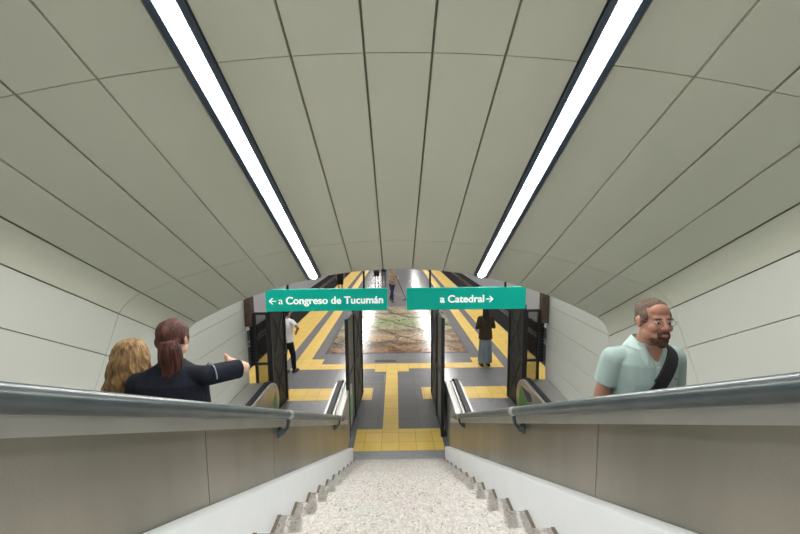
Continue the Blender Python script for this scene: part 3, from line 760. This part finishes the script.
    if hairfn: hairfn(t, hc, hr, k, hair)
    return t, tp, body, J, hc, hr, k

def strands(freq=26, amp=.02, wav=3, wamp=.02, ph=0.):
    return lambda a, u: 1+amp*math.sin(freq*a+3*math.sin(u*wav*PI+a*2+ph))+wamp*math.sin(u*wav*2*PI+3*a+ph)+.5*amp*math.sin(freq*2.3*a+u*9)

def hair_short(t, c, rot, k, m):
    mb = MB()
    def E(x, y, z, a, b, d): mb.ell(Vector(c)+rot@(V(x, y, z)*k), (a*k, b*k, d*k), rot, 24)
    E(0, -.024, .047, .0775, .090, .081); E(0, -.045, .0, .072, .062, .06)
    E(0, .014, .084, .056, .054, .034); E(.062, .008, .028, .016, .040, .040); E(-.062, .008, .028, .016, .040, .040)
    o = mb.blob('hair', m, t, .005 if k > .9 else .012, 1)
    return o
def hair_far_short(t, c, rot, k, m):
    mb = MB(); mb.ell(Vector(c)+rot@(V(0, -.025, .047)*k), (.082*k, .094*k, .086*k), rot); mb.ell(Vector(c)+rot@(V(0, -.045, .0)*k), (.076*k, .066*k, .066*k), rot)
    mb.blob('hair', m, t, .012, 1)
def hair_long_far(t, c, rot, k, m):
    mb = MB(); c = Vector(c)
    mb.ell(c+V(0, -.02, .045)*k, (.088*k, .098*k, .09*k))
    mb.loft([(c.z-.50*k, c.x, c.y-.10*k, .07*k, .03*k), (c.z-.35*k, c.x, c.y-.10*k, .115*k, .05*k), (c.z-.12*k, c.x, c.y-.06*k, .105*k, .07*k), (c.z+.04*k, c.x, c.y-.03*k, .088*k, .09*k)], 20)
    mb.blob('hair', m, t, .012, 2)

# --- man riding up on the right
MX, MY, MZ = 1.372, 1.985, 1.617+.006
t, shirt, body, J, hc, hr, k = person('bearded man with glasses in a pale aqua polo shirt riding the right escalator', (MX, MY, MZ), PI, 1.70, vox=.0055, skin='skin_tan', top='polo', sleeve=.60, bottom='jeans',
    hair='hair_short', hairfn=hair_short, broad=.96, big=True, girth=1.1, headrot=(R(4), 0, R(-3)), neckf=.035, lean=.02,
    arms={'l': ((-.178, .01, 1.385), (-.225, -.03, 1.11), (-.22, .08, .88)), 'r': ((.178, .01, 1.385), (.225, -.02, 1.12), (.23, .06, .89))})
def HP(x, y, z): return Vector(hc)+hr@(V(x, y, z)*k)
mb = MB()
for (x, y, z, a, b2, d) in ((0, .058, -.098, .040, .036, .030), (0, .070, -.118, .026, .024, .020), (0, .094, -.051, .027, .010, .0065), (.024, .085, -.066, .008, .014, .022), (-.024, .085, -.066, .008, .014, .022),
                          (.030, .046, -.092, .018, .024, .018), (-.030, .046, -.092, .018, .024, .018), (0, .088, -.083, .014, .012, .009)):
    mb.ell(HP(x, y, z), (a*k, b2*k, d*k), hr)
o = mb.blob('beard', 'beard', t, .004, 1); o['label'] = 'dark brown goatee and moustache'
for s in (-1, 1):
    MB().ell(HP(s*.030, .0785, .002), (.0125*k, .009*k, .007*k), hr).build('eye', 'eye', t, smooth=180)
    MB().ell(HP(s*.030, .0868, .001), (.0055*k, .002*k, .0055*k), hr).build('iris', 'iris', t, smooth=180)
    MB().ell(HP(s*.031, .083, .0085), (.016*k, .009*k, .0035*k), hr).build('eyelid', 'skin_tan', t, smooth=180)
    MB().ell(HP(s*.032, .0885, .024), (.019*k, .005*k, .0035*k), hr).build('eyebrow', 'beard', t, smooth=180)
MB().ell(HP(0, .0985, -.066), (.017*k, .006*k, .0045*k), hr).build('lips', 'lip', t, smooth=180)
b = MB()
for s in (-1, 1):
    ring = [HP(s*.032+.022*math.cos(a), .102-abs(.023*math.cos(a)+0)*.12, .003+.016*math.sin(a)) for a in [2*PI*i/20 for i in range(21)]]
    b.tube(ring, .0012, 6)
    b.tube([HP(s*.057, .102, .008), HP(s*.074, .06, .009), HP(s*.083, .0, .010), HP(s*.083, -.02, -.003)], .0014, 6)
b.tube([HP(-.011, .106, .006), HP(0, .112, .009), HP(.011, .106, .006)], .0012, 6)
tag(b.build('spectacles', 'lens'), 'thin metal framed glasses on the face of the man in the polo shirt', 'glasses').parent = None
bpy.data.objects['spectacles'].location = (MX, MY, MZ); bpy.data.objects['spectacles'].rotation_euler = (0, 0, PI)
# polo collar, placket, buttons (found by casting onto the shirt)
bvh = BVHTree.FromPolygons([v.co.copy() for v in shirt.data.vertices], [p.vertices[:] for p in shirt.data.polygons])
def front(x, z, off=.004):
    h_ = bvh.ray_cast(V(x, 1, z), V(0, -1, 0)); return (h_[0]+V(0, off, 0)) if h_[0] else V(x, .1, z)
def back(x, z, off=.004):
    h_ = bvh.ray_cast(V(x, -1, z), V(0, 1, 0)); return (h_[0]-V(0, off, 0)) if h_[0] else V(x, -.1, z)
def topp(x, y, off=.004):
    h_ = bvh.ray_cast(V(x, y, 2), V(0, 0, -1)); return (h_[0]+V(0, 0, off)) if h_[0] else V(x, y, 1.4)
zk = 1.455*k
b = MB(); N = 36; CY = .02*k
rin, rout, rlo = [], [], []
for i in range(N+1):
    a = R(112)+R(316)*i/N      # open at the front
    c, s = math.cos(a), math.sin(a); fr = max(0, s)
    rin.append(V(.066*k*c, CY+.066*k*s, 1.512*k-.040*fr)); rout.append(V(.074*k*c, CY+.074*k*s, 1.508*k-.040*fr))
    q = V(.112*k*c, CY+.098*k*s, 0); rlo.append(topp(q.x, min(q.y, .085), .007))
for A_, B_ in ((rin, rout), (rout, rlo)):
    va = [b.bm.verts.new(p) for p in A_]; vb = [b.bm.verts.new(p) for p in B_]
    for i in range(N): b.bm.faces.new((va[i], va[i+1], vb[i+1], vb[i]))
vi = [b.bm.verts.new(p) for p in rin]; vl = [b.bm.verts.new(p-V(0, 0, .006)) for p in rlo]
for i in range(N): b.bm.faces.new((vi[i], vl[i], vl[i+1], vi[i+1]))
for q in (0, N):   # pointed collar flaps
    sg = 1 if rout[q].x > 0 else -1
    tip = front(.058*k*sg, 1.375*k, .009)
    m = 6; idx = [q+j if q == 0 else q-j for j in range(m)]
    fan = [b.bm.verts.new(rout[q])]+[b.bm.verts.new(rlo[j]+V(0, .002, .001)) for j in idx]; tv = b.bm.verts.new(tip)
    for x, y in zip(fan, fan[1:]): b.bm.faces.new((x, y, tv))
b.build('collar', 'polo_edge', shirt, smooth=50)
b = MB(); pts = [front(0, 1.40*k-.03*i, .002) for i in range(5)]
b.sweep(pts, [(-.016, -.002), (-.016, .002), (.016, .002), (.016, -.002)], up=[V(1, 0, 0)]*5); b.build('placket', 'polo_edge', shirt)
for i in (1, 3): MB().ell(front(0, 1.40*k-.03*i, .006), (.005, .002, .005)).build('button', 'white', shirt, smooth=180)
b = MB(); pts = [front(0, 1.475*k, .003), front(0, 1.45*k, .004), front(0, 1.425*k, .004), front(0, 1.39*k, .003)]
b.sweep(pts, [(-.03, -.001), (-.03, .001), (.03, .001), (.03, -.001)], up=[V(1, 0, 0)]*4, scales=[1.5, 1.2, .7, .08]); b.build('neck_opening', 'skin_tan', shirt)
MB().ell(front(-.105, 1.30*k, .001), (.012, .002, .006)).build('chest_emblem', 'lip', shirt, smooth=180)
# bag: strap over his left shoulder across to the right hip
bg = thing('shoulder_bag', 'black sling bag strapped across the chest of the man in the polo shirt', 'bag', (MX, MY, MZ), PI)
SP = V(-.120, .0, 1.45*k); HPt = V(.20, 0, 1.00*k); C0 = (SP+HPt)/2; e1 = (SP-HPt).normalized(); e2 = V(0, 1, 0); pn = e1.cross(e2)
full = []; ups = []
for i in range(49):
    a = 2*PI*i/48; d = e1*math.cos(a)+e2*math.sin(a)
    h_ = bvh.ray_cast(C0+d*.8, -d); full.append((h_[0] if h_[0] else C0+d*.2)); ups.append(pn)
for _ in range(2): full = [full[0]]+[(full[i-1]+full[i]*2+full[i+1])/4 for i in range(1, 48)]+[full[-1]]
full = [p+(p-C0).normalized()*.008 for p in full]
b = MB(); b.sweep(full, [(-.021, -.003), (-.021, .003), (.021, .003), (.021, -.003)], up=ups); b.build('strap', 'strap', bg, smooth=40)
b = MB(); b.sweep([p+(p-C0).normalized()*.006 for p in full[0:10]], [(-.037, -.008), (-.037, .006), (.037, .006), (.037, -.008)], up=ups[0:10]); b.bevel(.003, 1); b.build('shoulder_pad', 'strap', bg, smooth=40)
b = MB(); b.box((.245, -.05, .93*k), (.07, .20, .18)); b.bevel(.025, 3); b.build('pouch', 'strap', bg, smooth=40)

# --- dark haired woman on the left escalator, seen from behind
WX, WY, WZ = -1.44, 2.20, 1.386+.006
def hair_tail(t, c, rot, k, m):
    c = Vector(c); mb = MB()
    mb.ell(c+rot@(V(0, -.012, .044)*k), (.084*k, .104*k, .089*k), rot, 28); mb.ell(c+rot@(V(.062, .0, .01)*k), (.026*k, .045*k, .045*k), rot); mb.ell(c+rot@(V(-.062, .0, .01)*k), (.026*k, .045*k, .045*k), rot); mb.ell(c+rot@(V(0, -.06, -.0)*k), (.075*k, .05*k, .07*k), rot)
    mb.blob('hair', m, t, .005, 2, disp=lambda co, n: co+n*.0022*math.sin(120*co.x+30*co.z))
    mb = MB(); p0 = c+rot@(V(.030, -.085, .0)*k)
    pts = [p0+V(0, .02, .02)*k, p0+V(.0, -.008, .008)*k, p0+V(.004, -.012, -.03)*k, p0+V(.006, -.008, -.08)*k, p0+V(.004, .0, -.13)*k, p0+V(.004, -.0, -.18)*k, p0+V(0, -.012, -.215)*k, p0+V(-.004, -.024, -.245)*k, p0+V(-.008, -.03, -.27)*k]
    fine = []; sc = []; S_ = [.7, 1.0, 1.3, 1.4, 1.4, 1.3, 1.1, .75, .2]
    for i in range(len(pts)-1):
        for j in range(5): f = j/5; fine.append(pts[i].lerp(pts[i+1], f)); sc.append(S_[i]+(S_[i+1]-S_[i])*f)
    seg = 72; rings = []
    for i, (p, q) in enumerate(zip(fine, sc)):
        u = i/len(fine); row = []
        for g in range(seg):
            a = 2*PI*g/seg; r_ = 1+.07*math.sin(9*a+3*u+math.sin(7*u))+.05*math.sin(19*a+5*u)+.035*math.sin(31*a-4*u)
            row.append(mb.bm.verts.new(p+V(.046*q*r_*math.cos(a), .036*q*r_*math.sin(a), .012*math.sin(5*a)*u)))
        rings.append(row)
    for a, b_ in zip(rings, rings[1:]):
        for g in range(seg): mb.bm.faces.new((a[g], a[(g+1) % seg], b_[(g+1) % seg], b_[g]))
    mb.bm.faces.new(rings[0][::-1]); mb.bm.faces.new(rings[-1])
    pt = mb.build('ponytail', m, t, smooth=180)
    b = MB(); b.tube([p0+V(.028*math.cos(a), -.0, .004+.028*math.sin(a))*k for a in [2*PI*i/12 for i in range(13)]], .005, 8); b.build('hair_tie', 'strap', pt, smooth=60)
FLIP[0] = -1
t, shirt, body, J, hc, hr, k = person('woman with dark auburn ponytail and black t-shirt, right elbow raised, on the left escalator', (WX, WY, WZ), 0, 1.765, vox=.0055, skin='skin_fair', top='black_cloth', sleeve=.88, bottom='jeans',
    hair='auburn', hairfn=hair_tail, broad=1.16, big=True, girth=1.25, headrot=(R(-2), 0, R(-3)), neckf=.02, lean=.015,
    arms={'l': ((-.205, 0, 1.36), (-.265, -.02, 1.08), (-.235, .10, .88)), 'r': ((.215, .0, 1.40), (.37, .19, 1.375), (.19, .38, 1.355))})
a, e = J['shr'], J['elr']
d = (e-a).normalized()
b = MB(); cc = a+d*.035; u = V(0, 0, 1); w = d.cross(u).normalized()
b.tube([cc+(u*math.cos(q)+w*math.sin(q))*.0735*1.0 for q in [R(-110)+R(220)*i/14-R(10) for i in range(15)]], .0035, 6); b.build('sleeve_piping', 'grey_line', t)

FLIP[0] = 1
# --- blonde woman beside her
BX, BY, BZ = -1.85, 2.62, 1.155+.006
BX, BY, BZ = -1.80, 2.36, 1.386+.006
def hair_wavy(t, c, rot, k, m):
    c = Vector(c); mb = MB(); r = []
    prof = [(.135, .02, .02), (.130, .045, .045), (.112, .078, .078), (.08, .100, .098), (.04, .112, .108), (0, .120, .112), (-.05, .130, .112), (-.10, .142, .105), (-.16, .156, .095), (-.22, .168, .088), (-.28, .176, .080), (-.34, .176, .072), (-.40, .165, .062), (-.45, .140, .048), (-.47, .10, .03)]
    n = 60
    for i in range(n+1):
        z = .135-.605*i/n
        for (a, b_) in zip(prof, prof[1:]):
            if b_[0] <= z <= a[0]+1e-9:
                f = (a[0]-z)/(a[0]-b_[0]); rx = a[1]+(b_[1]-a[1])*f; ry = a[2]+(b_[2]-a[2])*f; break
        cy = -.02-.035*min(1, max(0, (.05-z)/.2))-.02*max(0, -z-.2)
        r.append((c.z+z*k, c.x, c.y+cy*k, rx*k, ry*k))
    def fn(a, u):
        w = min(1, u*2.5)
        return 1+w*(.050*math.sin(13*a+2.6*math.sin(u*11+a)+1)+.028*math.sin(29*a+3*math.sin(u*15+2*a))+.040*math.sin(u*30+3*a+math.sin(5*a)))+.012*math.sin(41*a+u*8)
    mb.loft(r[::-1], 160, 2., fn=lambda a, u: fn(a, 1-u)); return mb.build('hair', m, t, smooth=180)
person('woman with long wavy golden-brown hair, left of the dark-haired woman on the left escalator', (BX, BY, BZ), R(6), 1.60, vox=.008, skin='skin_fair', top='grey_cloth', sleeve=.6, bottom='jeans',
    hair='blonde', hairfn=hair_wavy, big=True, broad=.78, arms={'l': ((-.14, 0, 1.40), (-.17, .0, 1.14), (-.13, .14, .95)), 'r': ((.14, 0, 1.40), (.19, .03, 1.15), (.12, .17, 1.0))})

# --- people on the platform
t, shirt, body, J, hc, hr, k = person('person in a white t-shirt and black trousers beside the left folding gate', (-2.86, 9.2, .005), R(-25), 1.70, top='white_shirt', sleeve=.6, bottom='black_cloth', hair='darkhair', hairfn=hair_far_short, skin='skin_mid',
    arms={'l': ((-.18, 0, 1.42), (-.24, -.02, 1.15), (-.2, .08, .92)), 'r': ((.18, 0, 1.42), (.36, .02, 1.26), (.22, .12, 1.12))},
    legs={'l': ((-.07, 0, .9), (-.08, -.04, .48), (-.05, -.10, .085)), 'r': ((.07, 0, .9), (.11, .08, .49), (.13, .08, .085))}, lean=.02)
b = MB(); b.box((-.06, -.135, 1.2), (.035, .02, .50)); b.bevel(.005, 1)
o = b.build('bag_strap', 'strap'); tag(o, 'black strap hanging down the back of the person in white', 'strap'); o.location = (-2.86, 9.2, .004); o.rotation_euler = (0, 0, R(-25))
person('woman with long black hair, brown jacket and long pale denim skirt seen from behind', (2.38, 9.5, .0), R(8), 1.66, top='brown_jacket', sleeve=1.5, bottom='paledenim', skirt=True, hair='darkhair', hairfn=hair_long_far, long_top=.06, girth=1.1,
    arms={'l': ((-.18, 0, 1.40), (-.25, .0, 1.13), (-.10, .20, 1.12)), 'r': ((.18, 0, 1.40), (.25, .0, 1.13), (.10, .20, 1.12))})
person('person in black shorts near the left platform edge above the teal sign', (-3.34, 21.5, .005), R(10), 1.72, vox=.016, top='black_cloth', bottom='black_cloth', blen=.5, hair='darkhair', hairfn=hair_far_short, skin='skin_mid', girth=1.15)
person('person in black shorts with bare legs on the far platform left of centre', (-1.36, 25.2, 0), R(175), 1.76, vox=.016, top='grey_cloth', bottom='black_cloth', blen=.5, hair='darkhair', hairfn=hair_far_short, skin='skin_mid', girth=1.2)
person('person in dark trousers and black top beside the one in shorts on the far platform', (-.84, 25.0, 0), R(190), 1.70, vox=.016, top='black_cloth', bottom='grey_cloth', hair='darkhair', hairfn=hair_far_short, skin='skin_mid', girth=1.05)
CXY = (-.22, 18.7, .0)
t, shirt, body, J, hc, hr, k = person('cleaner in dark purple trousers and tan shirt mopping the far platform', CXY, R(-150), 1.74, vox=.014, top='tan_shirt', sleeve=.6, bottom='purple', hair='darkhair', hairfn=hair_far_short, skin='skin_mid',
    arms={'l': ((-.18, 0, 1.42), (-.28, .18, 1.24), (-.12, .36, 1.22)), 'r': ((.18, 0, 1.42), (.26, .2, 1.2), (.0, .38, 1.05))},
    legs={'l': ((-.09, 0, .90), (-.12, -.18, .50), (-.14, -.42, .085)), 'r': ((.09, 0, .90), (.12, .22, .52), (.14, .30, .085))})
mp = thing('mop', 'mop with a slanted handle held by the cleaner on the far platform', 'mop', (.50, 18.9, 0))
MB().tube([(-.52, -.32, 1.35), (0, 0, .06)], .016, 8).build('handle', 'purple', mp, smooth=60)
b = MB(); b.box((0, 0, .04), (.36, .10, .03)); 
for i in range(16): b.cone((-.17+.022*i, 0, .04), (-.17+.024*i, .02*math.sin(i), .008), .014, .01, 6)
b.build('mop_head', 'grey_cloth', mp)

# ------------------------------------------------------------------ world and view
w = bpy.data.worlds.new('hall_ambient'); SC.world = w; w.use_nodes = True
w.node_tree.nodes['Background'].inputs[0].default_value = (1, .99, .96, 1); w.node_tree.nodes['Background'].inputs[1].default_value = .22
vs = SC.view_settings; vs.view_transform = 'Standard'; vs.look = 'None'; vs.exposure = .87; vs.gamma = 1; vs.use_curve_mapping = False
SC.cycles.max_bounces = 10; SC.cycles.diffuse_bounces = 6
SC.cycles.sample_clamp_indirect = 6
